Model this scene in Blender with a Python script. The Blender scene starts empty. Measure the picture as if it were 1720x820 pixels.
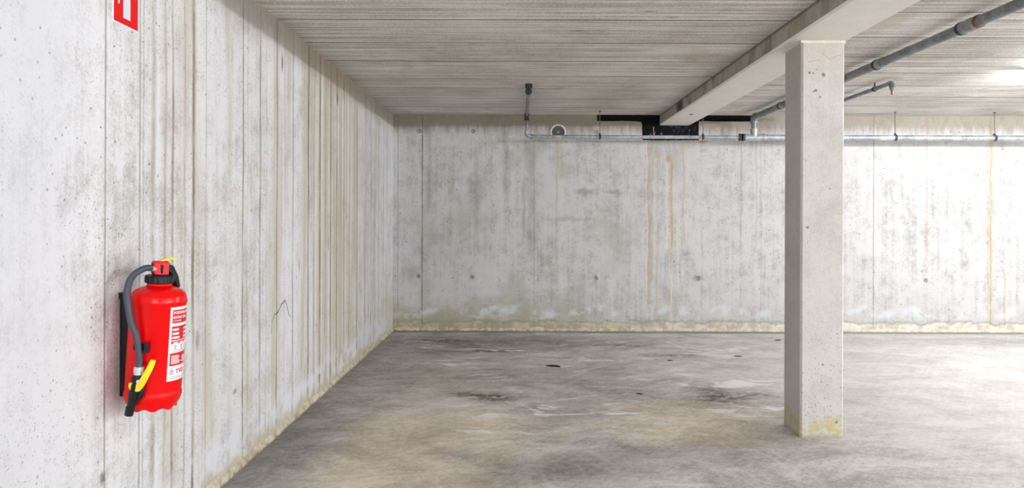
import bpy, bmesh, math, random
from mathutils import Vector, Matrix, noise as mnoise
random.seed(7)
PI = math.pi
S = bpy.context.scene
COL = S.collection

# ------------------------------------------------------------------ camera, world, lamps, exposure
EYE = 1.264
cam_d = bpy.data.cameras.new('camera')
cam_d.sensor_width = 36.0
cam_d.lens = 36.0 * 1147.0 / 1720.0
cam_d.shift_x = -12.0 / 1720.0
cam_d.shift_y = -45.0 / 1720.0
cam_d.clip_start = 0.05
cam = bpy.data.objects.new('camera', cam_d)
COL.objects.link(cam)
cam.location = (0, 0, EYE)
cam.rotation_euler = (PI / 2, math.radians(-0.2), 0)
S.camera = cam

w = bpy.data.worlds.new('world')
S.world = w
w.use_nodes = True
w.node_tree.nodes['Background'].inputs['Color'].default_value = (0.6, 0.65, 0.7, 1)
w.node_tree.nodes['Background'].inputs['Strength'].default_value = 0.05

S.cycles.max_bounces = 6
S.cycles.transparent_max_bounces = 2
S.view_settings.view_transform = 'Standard'
S.view_settings.look = 'None'
S.view_settings.gamma = 1.0
S.view_settings.use_curve_mapping = False
S.view_settings.exposure = 0.2

LAMP_STRENGTH = 900.0
LAMP_COLOR = (0.975, 0.985, 1.0)
LAMPS = [  # x centre, y, strength factor, turned (0 = along x, 1 = along y)
    (4.57, 5.15, 0.29, 0), (4.70, -0.25, 0.12, 1), (4.70, -3.6, 0.45, 1), (7.4, 5.1, 0.50, 1), (7.2, 0.0, 1.2, 1), (7.2, -3.2, 0.8, 1), (0.2, -3.0, 0.5, 0),  # outer right row and left-bay lamp are added, unseen, to brighten the bay
]

# room (metres): the far wall stands 7.58 m from the camera
XL, XR, YB, YF, CEIL = -1.40, 9.6, 7.58, -5.2, 2.403
BEAM_X0, BEAM_X1, BEAM_Z = 1.555, 1.89, 2.288

# ------------------------------------------------------------------ node expressions
class E:
    nt = None
    def __init__(s, sock): s.s = sock
    def __add__(a, b): return M('ADD', a, b)
    def __radd__(a, b): return M('ADD', b, a)
    def __sub__(a, b): return M('SUBTRACT', a, b)
    def __rsub__(a, b): return M('SUBTRACT', b, a)
    def __mul__(a, b): return M('MULTIPLY', a, b)
    def __rmul__(a, b): return M('MULTIPLY', b, a)
    def __truediv__(a, b): return M('DIVIDE', a, b)

def put(node, i, v):
    if isinstance(v, E): E.nt.links.new(v.s, node.inputs[i])
    elif isinstance(v, (tuple, list)): node.inputs[i].default_value = tuple(v) + ((1,) if len(v) == 3 and len(node.inputs[i].default_value) == 4 else ())
    else: node.inputs[i].default_value = v

def M(op, a, b=0.0, c=None, clamp=False):
    n = E.nt.nodes.new('ShaderNodeMath'); n.operation = op; n.use_clamp = clamp
    put(n, 0, a); put(n, 1, b)
    if c is not None: put(n, 2, c)
    return E(n.outputs[0])
def ab(a): return M('ABSOLUTE', a)
def mx(a, b): return M('MAXIMUM', a, b)
def mn(a, b): return M('MINIMUM', a, b)
def clampe(a): return M('ADD', a, 0.0, clamp=True)
def sm(x, a, b, o0=0.0, o1=1.0):
    n = E.nt.nodes.new('ShaderNodeMapRange'); n.interpolation_type = 'SMOOTHSTEP'
    put(n, 0, x); n.inputs[1].default_value = a; n.inputs[2].default_value = b
    n.inputs[3].default_value = o0; n.inputs[4].default_value = o1
    return E(n.outputs[0])
def xyz(x, y, z):
    n = E.nt.nodes.new('ShaderNodeCombineXYZ'); put(n, 0, x); put(n, 1, y); put(n, 2, z)
    return E(n.outputs[0])
def noise(v, scale=1.0, detail=4.0, rough=0.55, dist=0.0):
    n = E.nt.nodes.new('ShaderNodeTexNoise')
    put(n, 'Vector', v); n.inputs['Scale'].default_value = scale
    n.inputs['Detail'].default_value = min(detail, 4 if scale < 20 else 3); n.inputs['Roughness'].default_value = rough
    n.inputs['Distortion'].default_value = dist
    return E(n.outputs[0])
def voro(v, scale, rnd=1.0):
    n = E.nt.nodes.new('ShaderNodeTexVoronoi'); put(n, 'Vector', v)
    n.inputs['Scale'].default_value = scale; n.inputs['Randomness'].default_value = rnd
    sp = E.nt.nodes.new('ShaderNodeSeparateColor'); E.nt.links.new(n.outputs['Color'], sp.inputs[0])
    return E(n.outputs['Distance']), E(sp.outputs[0])
def mix(f, a, b, mode='MIX'):
    n = E.nt.nodes.new('ShaderNodeMix'); n.data_type = 'RGBA'; n.blend_type = mode
    if isinstance(f, E): E.nt.links.new(f.s, n.inputs[0])
    else: n.inputs[0].default_value = f
    for i, v in ((6, a), (7, b)):
        if isinstance(v, E): E.nt.links.new(v.s, n.inputs[i])
        else: n.inputs[i].default_value = tuple(v) + (1,)
    return E(n.outputs[2])
def dark(c, k, amt=1.0):
    """multiply colour c by a grey value k"""
    n = E.nt.nodes.new('ShaderNodeCombineXYZ')
    for i in range(3): put(n, i, k)
    return mix(amt, c, E(n.outputs[0]), 'MULTIPLY')
def coords():
    n = E.nt.nodes.new('ShaderNodeNewGeometry')
    sp = E.nt.nodes.new('ShaderNodeSeparateXYZ'); E.nt.links.new(n.outputs['Position'], sp.inputs[0])
    return E(n.outputs['Position']), E(sp.outputs[0]), E(sp.outputs[1]), E(sp.outputs[2])

def material(name):
    m = bpy.data.materials.new(name); m.use_nodes = True
    E.nt = m.node_tree
    return m, m.node_tree.nodes['Principled BSDF']
def finish(b, col, rough=0.8, bump=None, bs=0.3, bd=0.01, spec=0.3):
    put(b, 'Base Color', col); put(b, 'Roughness', rough)
    b.inputs['Specular IOR Level'].default_value = spec
    if bump is not None:
        n = E.nt.nodes.new('ShaderNodeBump'); n.inputs['Strength'].default_value = bs
        n.inputs['Distance'].default_value = bd
        put(n, 'Height', bump); E.nt.links.new(n.outputs[0], b.inputs['Normal'])
def simple(name, col, rough=0.5, metal=0.0, var=0.12, scale=30.0, spec=0.5, emit=None):
    m, b = material(name)
    P, X, Y, Z = coords()
    n = noise(P, scale, 4)
    c = mix(n, tuple(v * (1 - var) for v in col), tuple(min(1, v * (1 + var)) for v in col))
    finish(b, c, M('ADD', n * 0.12, rough - 0.06, clamp=True), spec=spec)
    b.inputs['Metallic'].default_value = metal
    if emit:
        b.inputs['Emission Color'].default_value = LAMP_COLOR + (1,)
        b.inputs['Emission Strength'].default_value = emit
    return m

def streak(u, c, wd): return sm(ab(u - c), 0.0, wd, 1.0, 0.0)
def band(v, a, b, f): return sm(v, a - f, a + f) * sm(v, b - f, b + f, 1.0, 0.0)
UV = {}
def blob(u, v, cu, cv, ru, rv, n, soft=0.7):
    key = (id(E.nt), id(u.s), id(v.s))
    if key not in UV: UV[key] = (xyz(u, v, 0.0), u, v)
    m = E.nt.nodes.new('ShaderNodeVectorMath'); m.operation = 'MULTIPLY_ADD'
    put(m, 0, UV[key][0]); m.inputs[1].default_value = (1 / ru, 1 / rv, 0); m.inputs[2].default_value = (-cu / ru, -cv / rv, 0)
    l = E.nt.nodes.new('ShaderNodeVectorMath'); l.operation = 'LENGTH'
    put(l, 0, E(m.outputs[0]))
    return sm(E(l.outputs['Value']) + n, 1 - soft, 1 + soft * 0.4, 1.0, 0.0)
def segment(u, v, a, b, wd):
    (ax, ay), (bx, by) = a, b
    dx, dy = bx - ax, by - ay; L2 = dx * dx + dy * dy
    pu, pv = u - ax, v - ay
    t = M('ADD', (pu * dx + pv * dy) / L2, 0.0, clamp=True)
    eu, ev = pu - t * dx, pv - t * dy
    return sm(M('SQRT', eu * eu + ev * ev), wd * 0.4, wd, 1.0, 0.0)

# ------------------------------------------------------------------ the concrete
def concrete_base(P, u, v, lo, hi, streaky=0.6, pit_scale=26, pit_amt=0.6):
    """u runs across, v up; returns colour, height"""
    big = noise(P, 1.3, 4, 0.6)
    mid = noise(P, 7.0, 6, 0.65)
    fine = noise(P, 90.0, 3, 0.7)
    grit = noise(P, 32.0, 5, 0.75)
    st = noise(xyz(u * 18.0, v * 0.55, 0.0), 1.0, 6, 0.65)
    st2 = noise(xyz(u * 70.0, v * 1.6, 3.0), 1.0, 3, 0.6)
    f = sm(big * 0.24 + mid * 0.34 + st * (0.3 * streaky) + fine * 0.26 + grit * 0.22 + st2 * (0.12 * streaky), 0.44 + 0.09 * streaky, 0.66 + 0.12 * streaky)
    c = mix(f, lo, hi)
    c = mix(sm(grit, 0.58, 0.72) * (0.22 * pit_amt), c, (0.24, 0.23, 0.21))
    d, r = voro(P, pit_scale)
    pit = sm(d + (grit - 0.5) * 0.35, 0.05, 0.15, 1.0, 0.0) * sm(r, 0.55, 0.62)
    d2, r2 = voro(P, pit_scale * 2.6)
    pit2 = sm(d2 + (grit - 0.5) * 0.3, 0.10, 0.24, 1.0, 0.0) * sm(r2, 0.50, 0.66) * sm(noise(P, 2.2, 2), 0.38, 0.56)
    pits = mx(pit * 1.0, pit2 * 0.85)
    c = mix(pits * pit_amt, c, (0.20, 0.19, 0.17))
    h = mid * 0.4 + fine * 0.25 - pits * 0.8
    return c, h, st, mid, fine

def mat_wall_left():
    m, b = material('left_wall_concrete')
    P, X, Y, Z = coords()
    c, h, st, mid, fine = concrete_base(P, Y, Z, (0.46, 0.45, 0.43), (0.80, 0.81, 0.84), 0.8, 30, 0.85)
    wob = Y + (noise(xyz(Y * 3.0, Z * 1.5, 0.0), 1.0, 3) - 0.5) * 0.03
    brk = noise(xyz(Y * 9.0, Z * 2.3, 5.0), 1.0, 5, 0.7)         # breaks the runs up
    brk = sm(brk, 0.36, 0.58)
    # broad ochre rain marks, drier towards the camera
    tint = sm(noise(xyz(Y * 6.0, Z * 0.35, 9.0), 1.0, 5, 0.6), 0.46, 0.66) * sm(Y, 2.3, 3.0)
    c = mix(tint * 0.6, c, (0.52, 0.46, 0.335))
    zone = band(Y, 4.55, 5.9, 0.35)
    c = mix(zone * sm(noise(xyz(Y * 16.0, Z * 0.4, 1.0), 1.0, 4), 0.36, 0.56) * 0.62, c, (0.55, 0.485, 0.33))
    runs = [(2.61, .030, .45), (2.70, .018, .35), (2.76, .016, .6), (2.86, .012, .35), (2.935, .022, .75), (3.05, .008, .4),
            (3.461, .016, .65), (3.52, .008, .3), (3.69, .020, .55), (3.78, .008, .35), (3.946, .018, .6), (4.08, .008, .3), (4.226, .020, .55),
            (4.40, .010, .35), (4.537, .026, .8), (4.66, .014, .6), (4.80, .026, .9), (4.93, .016, .6), (5.07, .024, .7), (5.24, .022, .7),
            (5.45, .016, .6), (5.62, .014, .5), (5.90, .024, .6), (6.20, .02, .5), (6.45, .02, .4), (7.05, .02, .4)]
    acc = None
    for (y, wd, s) in runs:
        t = streak(wob, y, wd) * s
        acc = t if acc is None else mx(acc, t)
    c = mix(clampe(acc * (brk * 0.8 + 0.5)), c, (0.25, 0.19, 0.10))
    c = mix(sm(Y, 1.9, 2.32, 0.5, 0.0), c, (0.60, 0.615, 0.66))
    # shuttering seams: two deep near the extinguisher, finer ones behind
    seam = None
    for (y, wd, s) in ((2.311, .008, .75), (2.521, .010, .6), (2.545, .006, .4), (4.52, .006, .6), (4.79, .007, .7), (6.805, .012, .8), (7.36, .012, .4)):
        t = streak(Y + (mid - 0.5) * 0.004, y, wd) * s
        seam = t if seam is None else mx(seam, t)
    c = mix(seam * (0.55 + fine * 0.6), c, (0.24, 0.225, 0.195))
    # pale lime bloom above the foot, cream foot
    foot = Z + (noise(P, 5.0, 5, 0.6) - 0.5) * 0.22
    c = mix(band(foot, 0.06, 0.22, 0.06) * sm(noise(P, 9.0, 4), 0.42, 0.6) * 0.8, c, (0.80, 0.83, 0.90))
    c = mix(sm(foot, 0.03, 0.10, 1.0, 0.0) * 0.8, c, (0.56, 0.51, 0.37))
    c = mix(band(Z + (mid - 0.5) * 0.3, -1.0, 0.5, 0.2) * sm(Y, 6.6, 7.5) * 0.5, c, (0.50, 0.48, 0.30))
    # beam's shadow close under the ceiling, deepened with brown in the colour
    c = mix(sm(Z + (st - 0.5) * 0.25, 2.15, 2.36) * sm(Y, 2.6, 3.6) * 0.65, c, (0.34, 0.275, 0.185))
    # dark drip marks and a chip
    for (y, z, ry, rz, s) in ((4.226 - 0.2, 2.17, .018, .06, .8), (5.25, 2.17, .03, .055, .8), (4.35, .95, .016, .05, .5), (2.975, .72, .02, .05, .5),
                              (2.30, .38, .018, .025, .8), (5.02, 1.06, .02, .06, .4), (3.37, .40, .03, .015, .6)):
        c = mix(blob(Y, Z, y, z, ry, rz, (fine - 0.5) * 0.8) * s, c, (0.16, 0.15, 0.12))
    # tie hole
    hole = blob(Y, Z, 1.838, 0.50, 0.022, 0.034, 0.0, 0.25)
    c = mix(hole * 0.8, c, (0.25, 0.23, 0.18))
    # crack
    pts = [(3.862, .600), (3.875, .665), (3.91, .70), (3.965, .705), (4.03, .745), (4.085, .762), (4.12, .73), (4.16, .665), (4.185, .65)]
    jy = Y + (noise(P, 45.0, 2) - 0.5) * 0.02
    ck = None
    for p, q in zip(pts[:-1], pts[1:]):
        t = segment(jy, Z, p, q, 0.0055 if 3.95 < p[0] < 4.15 else 0.004)
        ck = t if ck is None else mx(ck, t)
    c = mix(ck * 0.9, c, (0.06, 0.055, 0.05))
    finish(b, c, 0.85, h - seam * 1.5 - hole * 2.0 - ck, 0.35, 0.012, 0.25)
    return m

def mat_wall_back():
    m, b = material('back_wall_concrete')
    P, X, Y, Z = coords()
    c, h, st, mid, fine = concrete_base(P, X, Z, (0.33, 0.325, 0.31), (0.65, 0.65, 0.66), 0.85, 19, 0.9)
    # whitish washed runs
    ww = sm(noise(xyz(X * 11.0, Z * 1.0, 4.0), 1.0, 5, 0.65), 0.52, 0.72)
    c = mix(ww * 0.5, c, (0.66, 0.67, 0.70))
    # grey-green damp
    damp = sm(noise(xyz(X * 2.2, Z * 1.3, 17.0), 1.0, 5, 0.6), 0.50, 0.68)
    c = mix(damp * sm(X, 1.6, 2.6, 0.42, 0.1), c, (0.39, 0.38, 0.31))
    wob = X + (noise(xyz(X * 4.0, Z * 3.2, 0.0), 1.0, 4) - 0.5) * 0.06
    brk = sm(noise(xyz(X * 14.0, Z * 3.0, 5.0), 1.0, 5, 0.7), 0.36, 0.58)
    K = 7.58 / 1147.0
    def px(x): return (x - 872) * K
    def zz(y): return EYE - (y - 365) * K
    # grey runs
    acc = None
    for (x, wd, z0, z1, s) in ((893, .10, zz(420), zz(240), .45), (880, .04, zz(400), zz(300), .5), (800, .05, zz(420), zz(250), .3), (720, .05, zz(350), zz(196), .5),
                               (850, .06, zz(330), zz(200), .4), (1092, .03, zz(550), zz(235), .4), (1245, .02, zz(420), zz(235), .35), (1270, .02, zz(420), zz(235), .3),
                               (1120, .25, zz(300), zz(232), .45), (975, .12, zz(560), zz(470), .3), (1180, .02, zz(500), zz(380), .25), (1210, .03, zz(500), zz(400), .2)):
        t = streak(wob, px(x), wd) * band(Z, z0, z1, 0.15) * s
        acc = t if acc is None else mx(acc, t)
    c = mix(acc * (brk * 0.7 + 0.3), c, (0.25, 0.245, 0.22))
    # ochre runs
    acc = None
    for (x, wd, z0, z1, s) in ((935, .016, zz(480), zz(238), .55), (942, .05, zz(300), zz(238), .35), (1089, .018, zz(545), zz(240), .6), (1096, .016, zz(470), zz(235), .6), (1104, .012, zz(540), zz(235), .45),
                               (1128, .022, zz(420), zz(265), .9), (1128, .012, zz(552), zz(400), .5), (1148, .018, zz(400), zz(240), .55), (1144, .012, zz(490), zz(360), .4),
                               (1664, .045, zz(540), zz(200), .5), (1557, .03, zz(430), zz(200), .3), (1687, .02, zz(556), zz(450), .6), (1640, .010, zz(530), zz(490), .6), (1583, .008, zz(510), zz(450), .4),
                               (1240, .03, zz(250), zz(225), .4)):
        t = streak(wob, px(x), wd) * band(Z, z0, z1, 0.05) * s
        acc = t if acc is None else mx(acc, t)
    c = mix(acc * (brk * 0.6 + 0.5), c, (0.56, 0.39, 0.13))
    # lime drips beside the ochre ones
    acc = None
    for (x, wd, z0, z1, s) in ((1087, .008, zz(540), zz(236), .5), (1120, .03, zz(420), zz(270), .45), (1128, .012, zz(556), zz(460), .7), (1690, .016, zz(556), zz(360), .5), (945, .12, zz(560), zz(300), .25)):
        t = streak(wob, px(x), wd) * band(Z, z0, z1, 0.05) * s
        acc = t if acc is None else mx(acc, t)
    c = mix(acc, c, (0.80, 0.79, 0.76))
    for (x, y, rx, ry, s) in ((1180, 237, .06, .02, .7), (1182, 252, .05, .03, .35), (1122, 266, .03, .04, .6)):
        c = mix(blob(X, Z, px(x), zz(y), rx, ry, (mid - 0.5) * 1.2) * s, c, (0.50, 0.27, 0.09))
    # smudge rows
    for (x, y, rx, ry, s) in ((983, 322, .13, .045, .55), (1030, 322, .10, .03, .4), (960, 368, .30, .03, .3), (1080, 325, .12, .06, .25), (800, 320, .12, .25, .3), (745, 420, .5, .2, .12),
                              (1155, 425, .06, .03, .4), (1172, 467, .05, .04, .5)):
        c = mix(blob(X, Z, px(x), zz(y), rx, ry, (mid - 0.5) * 2.2) * s, c, (0.22, 0.22, 0.20))
    # shuttering seams
    seam = None
    for (x, wd, s) in ((709, .011, .95), (897, .005, .5), (668, .008, .5), (1278, .004, .3), (1467, .009, .7), (1557, .006, .25), (1664, .008, .3)):
        t = streak(X + (mid - 0.5) * 0.006, px(x), wd) * s
        seam = t if seam is None else mx(seam, t)
    c = mix(seam * (0.5 + brk * 0.5), c, (0.17, 0.165, 0.14))
    # brown strip under the ceiling, painting in the beam's shadow
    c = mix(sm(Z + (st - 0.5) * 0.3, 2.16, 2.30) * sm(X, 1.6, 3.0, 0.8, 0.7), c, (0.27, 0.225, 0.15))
    # algae and lime at the foot
    n1 = noise(P, 3.0, 5, 0.65)
    c = mix(sm(Z + (n1 - 0.5) * 0.9, 0.12, 0.46, 1.0, 0.0) * sm(X, -0.2, 1.4, 0.7, 0.15), c, (0.36, 0.35, 0.22))
    c = mix(band(Z + (n1 - 0.5) * 0.3, 0.16, 0.26, 0.04) * sm(noise(P, 4.5, 4), 0.46, 0.6) * 0.75, c, (0.72, 0.76, 0.82))
    edge = Z + (noise(xyz(X * 6.0, Z * 6.0, 0.0), 1.0, 5, 0.6) - 0.5) * 0.16
    rim = band(edge, 0.095, 0.12, 0.015)
    c = mix(rim * 0.45, c, (0.26, 0.25, 0.18))
    c = mix(sm(edge, 0.07, 0.105, 1.0, 0.0) * 0.8, c, mix(sm(X, 0.5, 3.0), mix(sm(mid, 0.4, 0.6), (0.40, 0.37, 0.24), (0.62, 0.57, 0.42)), mix(sm(mid, 0.4, 0.6), (0.60, 0.54, 0.42), (0.84, 0.82, 0.74))))
    # tie holes
    holes = None
    hi = None
    for (x, y) in ((703, 465), (793, 466), (1001, 467), (1172, 467), (704, 221), (794, 221), (1001, 222), (1555, 469)):
        du, dv = X - px(x), Z - zz(y)
        d = M('SQRT', du * du + dv * dv)
        t = sm(d, 0.018, 0.030, 1.0, 0.0)
        holes = t if holes is None else mx(holes, t)
        e = sm(M('SQRT', (du + 0.006) * (du + 0.006) + (dv + 0.004) * (dv + 0.004)), 0.010, 0.022, 1.0, 0.0)
        hi = e if hi is None else mx(hi, e)
    c = mix(holes * 0.75, c, (0.15, 0.145, 0.125))
    c = mix(hi * 0.6, c, (0.42, 0.41, 0.38))
    finish(b, c, 0.85, h - seam * 1.5 - holes * 2.0 + sm(edge, 0.06, 0.11, 1.0, 0.0) * 1.2, 0.35, 0.012, 0.25)
    return m

def mat_ceiling():
    m, b = material('ceiling_concrete')
    P, X, Y, Z = coords()
    right = sm(X, 1.69, 1.71)
    off = right * 0.17
    yy = Y + off + (noise(xyz(X * 1.2, Y * 2.0, 0.0), 1.0, 3) - 0.5) * 0.012
    g1 = noise(xyz(X * 0.55, yy * 34.0, 0.0), 1.0, 5, 0.7)
    g2 = noise(xyz(X * 1.3, yy * 90.0, 2.0), 1.0, 4, 0.7)
    big = noise(P, 1.6, 4, 0.6)
    fine = noise(P, 80.0, 3, 0.7)
    f = sm(g1 * 0.45 + g2 * 0.30 + big * 0.20 + fine * 0.24, 0.49, 0.68)
    c = mix(f, (0.42, 0.375, 0.325), (0.86, 0.83, 0.79))
    # each shuttering board has its own grey
    k = M('FLOOR', (yy - 3.942) / 0.5225)
    tone = noise(xyz(k * 7.3, right * 5.0, 0.0), 1.0, 0)
    c = dark(c, tone * 0.5 + 0.75)
    fr = M('FRACT', (yy - 3.942) / 0.5225)
    dj = mn(fr, 1.0 - fr) * 0.5225
    joint = sm(dj + (fine - 0.5) * 0.004, 0.004, 0.012, 1.0, 0.0) * (0.6 + sm(tone, 0.4, 0.6) * 0.4)
    c = mix(joint * 0.95, c, (0.075, 0.065, 0.055))
    lines = None
    for (d, s) in ((0.09, .35), (0.16, .25), (0.235, .4), (0.315, .3), (0.385, .35), (0.45, .25)):
        t = sm(ab(fr * 0.5225 - d + (noise(xyz(X * 0.7, k, d), 1.0, 2) - 0.5) * 0.05), 0.0, 0.006, 1.0, 0.0) * s
        lines = t if lines is None else mx(lines, t)
    c = mix(lines * sm(g1, 0.3, 0.6) * 1.3, c, (0.15, 0.13, 0.105))
    # ochre damp by the beam, rust flecks
    c = mix(sm(noise(P, 2.4, 4), 0.50, 0.66) * band(X, 0.7, 2.6, 0.5) * 0.35, c, (0.46, 0.38, 0.26))
    c = mix(sm(noise(P, 3.5, 3), 0.60, 0.72) * 0.3, c, (0.30, 0.27, 0.22))
    sc = sm(noise(xyz(X * 7.0 + Y * 3.0, Y * 5.0 - X * 2.0, 3.0), 1.0, 5, 0.7), 0.64, 0.72)
    c = mix(sc * 0.35, c, (0.74, 0.72, 0.68))
    for (x, y) in ((0.35, 4.17), (0.72, 3.77), (0.86, 3.88), (-0.55, 4.75)):
        c = mix(blob(X, Y, x, y, .05, .014, (fine - 0.5) * 0.8) * 0.6, c, (0.16, 0.15, 0.14))
    finish(b, c, 0.85, g1 * 0.6 + g2 * 0.3 - joint * 1.5 - lines * 0.4, 0.45, 0.012, 0.25)
    return m

def floor_at(px, py):
    hor = 365 + (px - 872) * 0.0035
    y = EYE * 1147.0 / (py - hor)
    return (px - 872) / 1147.0 * y, y

def mat_floor():
    m, b = material('floor_concrete')
    P, X, Y, Z = coords()
    wx = (noise(P, 0.9, 3) - 0.5) * 0.6
    wy = (noise(P, 1.1, 3, 0.5, 0.6) - 0.5) * 0.6
    U, V = X + wx, Y + wy
    big = noise(xyz(U * 0.55, V * 0.8, 0.0), 1.0, 5, 0.6)
    mid = noise(xyz(U * 3.0, V * 4.5, 1.0), 1.0, 6, 0.7)
    fine = noise(P, 60.0, 4, 0.75)
    trowel = noise(xyz((U + V * 0.25) * 2.5, (V - U * 0.2) * 22.0, 2.0), 1.0, 4, 0.7)
    brush = noise(xyz((X * 0.8 - Y * 0.6) * 45.0, (X * 0.6 + Y * 0.8) * 1.5, 4.0), 1.0, 3, 0.7)
    grit = noise(P, 24.0, 6, 0.8)
    f = sm(big * 0.30 + mid * 0.36 + trowel * 0.14 + brush * 0.10 + fine * 0.20 + grit * 0.22, 0.52, 0.80)
    grey = mix(f, (0.31, 0.292, 0.285), (0.74, 0.725, 0.72))
    tan = mix(f, (0.47, 0.395, 0.28), (0.85, 0.77, 0.61))
    tz = sm(noise(xyz(U * 0.7 + 3.0, V * 0.7, 6.0), 1.0, 4, 0.6), 0.44, 0.60)
    n = (noise(P, 2.6, 5, 0.6) - 0.5) * 1.3
    def B(px, py, rx, ry, soft=0.8):
        x, y = floor_at(px, py)
        return blob(X, Y, x, y, rx, ry, n, soft)
    tzone = clampe(tz * 0.15 + B(620, 800, .5, .5) + B(720, 720, .9, .6) * 0.9 + B(720, 650, .8, .5) * 0.5 + B(1150, 700, .7, .6) * 0.8 + B(1180, 735, .5, .2) * 0.6
                   + B(870, 790, .5, .4) * .5 + B(750, 620, .9, .4) * .35 + B(1500, 630, 1.2, .4) * .4)
    c = mix(tzone * 0.9, grey, tan)
    # paler floor towards the right
    pale_right = clampe(sm(U, 1.7, 3.0) + B(1240, 620, 1.1, .9) * 0.6)
    c = mix(pale_right * 0.75, c, mix(f, (0.55, 0.53, 0.505), (0.80, 0.79, 0.78)))
    # dark damp zones, plus the column's cast shadow painted in left of it
    for (px, py, rx, ry, s) in ((770, 577, 1.3, .5, .95), (690, 590, .8, .8, .7), (450, 760, .42, .9, .95), (530, 690, .5, .9, .75), (960, 790, .5, .22, .9), (1010, 770, .25, .2, .8), (1180, 762, .5, .22, .45), (1300, 738, .3, .12, .4),
                                (960, 572, 1.6, .3, .6), (640, 640, .9, .7, .6), (960, 690, .4, .25, .6), (1000, 650, .9, .5, .2), (1600, 575, 2.4, .3, .35), (860, 620, 1.0, .5, .3)):
        c = mix(B(px, py, rx, ry) * s, c, mix(f, (0.17, 0.152, 0.15), (0.47, 0.445, 0.44)))
    # rusty-brown spots
    rust = sm(noise(P, 16.0, 5, 0.7), 0.38, 0.54)
    for (px, py, rx, ry, s) in ((835, 668, .17, .12, .8), (785, 663, .12, .08, .6), (1210, 668, .17, .16, .8), (1190, 655, .12, .1, .5), (815, 590, .30, .07, .7), (740, 573, .3, .1, .7), (1040, 581, .22, .08, .7),
                                (1120, 597, .3, .07, .5), (1265, 663, .12, .06, .6)):
        t = B(px, py, rx * 1.3, ry * 1.3, 0.9) * rust
        c = mix(clampe(t * (s * 1.35)), c, (0.13, 0.09, 0.07))
    # chalky scuffs
    chalk = sm(noise(xyz(U * 2.0, V * 6.5, 8.0), 1.0, 6, 0.78), 0.52, 0.62)
    zone = None
    for (px, py, rx, ry) in ((720, 578, .5, .3), (970, 606, .8, .35), (850, 587, .5, .15), (1060, 577, .8, .2), (870, 690, .7, .25), (820, 728, .35, .18), (1000, 712, .5, .3), (960, 690, .6, .2), (1230, 590, .8, .3),
                             (780, 610, .3, .3), (850, 640, .5, .3), (1040, 690, .3, .3), (1250, 690, .6, .3), (1200, 640, 1.0, .5), (930, 560, 1.8, .15), (1120, 610, .5, .2)):
        t = B(px, py, rx, ry)
        zone = t if zone is None else mx(zone, t)
    c = mix(chalk * zone * 0.85, c, (0.90, 0.90, 0.91))
    c = mix(chalk * 0.15, c, (0.76, 0.75, 0.74))
    # turning tyre arcs
    arcs = None
    for (px, py, R, s) in ((1120, 790, .62, .45), (1130, 800, .70, .3), (860, 800, .36, .3), (840, 800, .60, .25), (1300, 700, 1.5, .25), (700, 700, 1.2, .2)):
        x, y = floor_at(px, py)
        du, dv = X - x, Y - y
        t = sm(ab(M('SQRT', du * du + dv * dv) - R + (mid - 0.5) * 0.03), 0.004, 0.02, 1.0, 0.0) * s
        arcs = t if arcs is None else mx(arcs, t)
    c = mix(arcs * sm(noise(P, 1.5, 2), 0.45, 0.6), c, (0.72, 0.69, 0.64))
    sg = None
    for (a, q, wd) in (((1095 - 130, 625), (1010, 617), .02), ((960, 632), (985, 624), .014), ((925, 675), (1000, 664), .015), ((915, 605), (960, 604), .02), ((1120, 575), (1150, 586), .02)):
        t = segment(U - wx * 0.85, V - wy * 0.85, floor_at(*a), floor_at(*q), wd)
        sg = t if sg is None else mx(sg, t)
    c = mix(sg * 0.55, c, (0.84, 0.83, 0.83))
    # hairline crack and darker floor along the walls
    d, r = voro(P, 14.0)
    c = mix(sm(d, 0.03, 0.12, 1.0, 0.0) * sm(r, 0.72, 0.78) * 0.7, c, (0.07, 0.06, 0.055))
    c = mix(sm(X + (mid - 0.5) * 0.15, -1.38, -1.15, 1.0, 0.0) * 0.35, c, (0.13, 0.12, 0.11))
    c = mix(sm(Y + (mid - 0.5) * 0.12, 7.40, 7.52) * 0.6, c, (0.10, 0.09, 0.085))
    rough = M('ADD', 0.62 - f * 0.14, fine * 0.12, clamp=True)
    finish(b, c, rough, mid * 0.25 + fine * 0.2 + brush * 0.1, 0.25, 0.008, 0.35)
    return m

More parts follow.
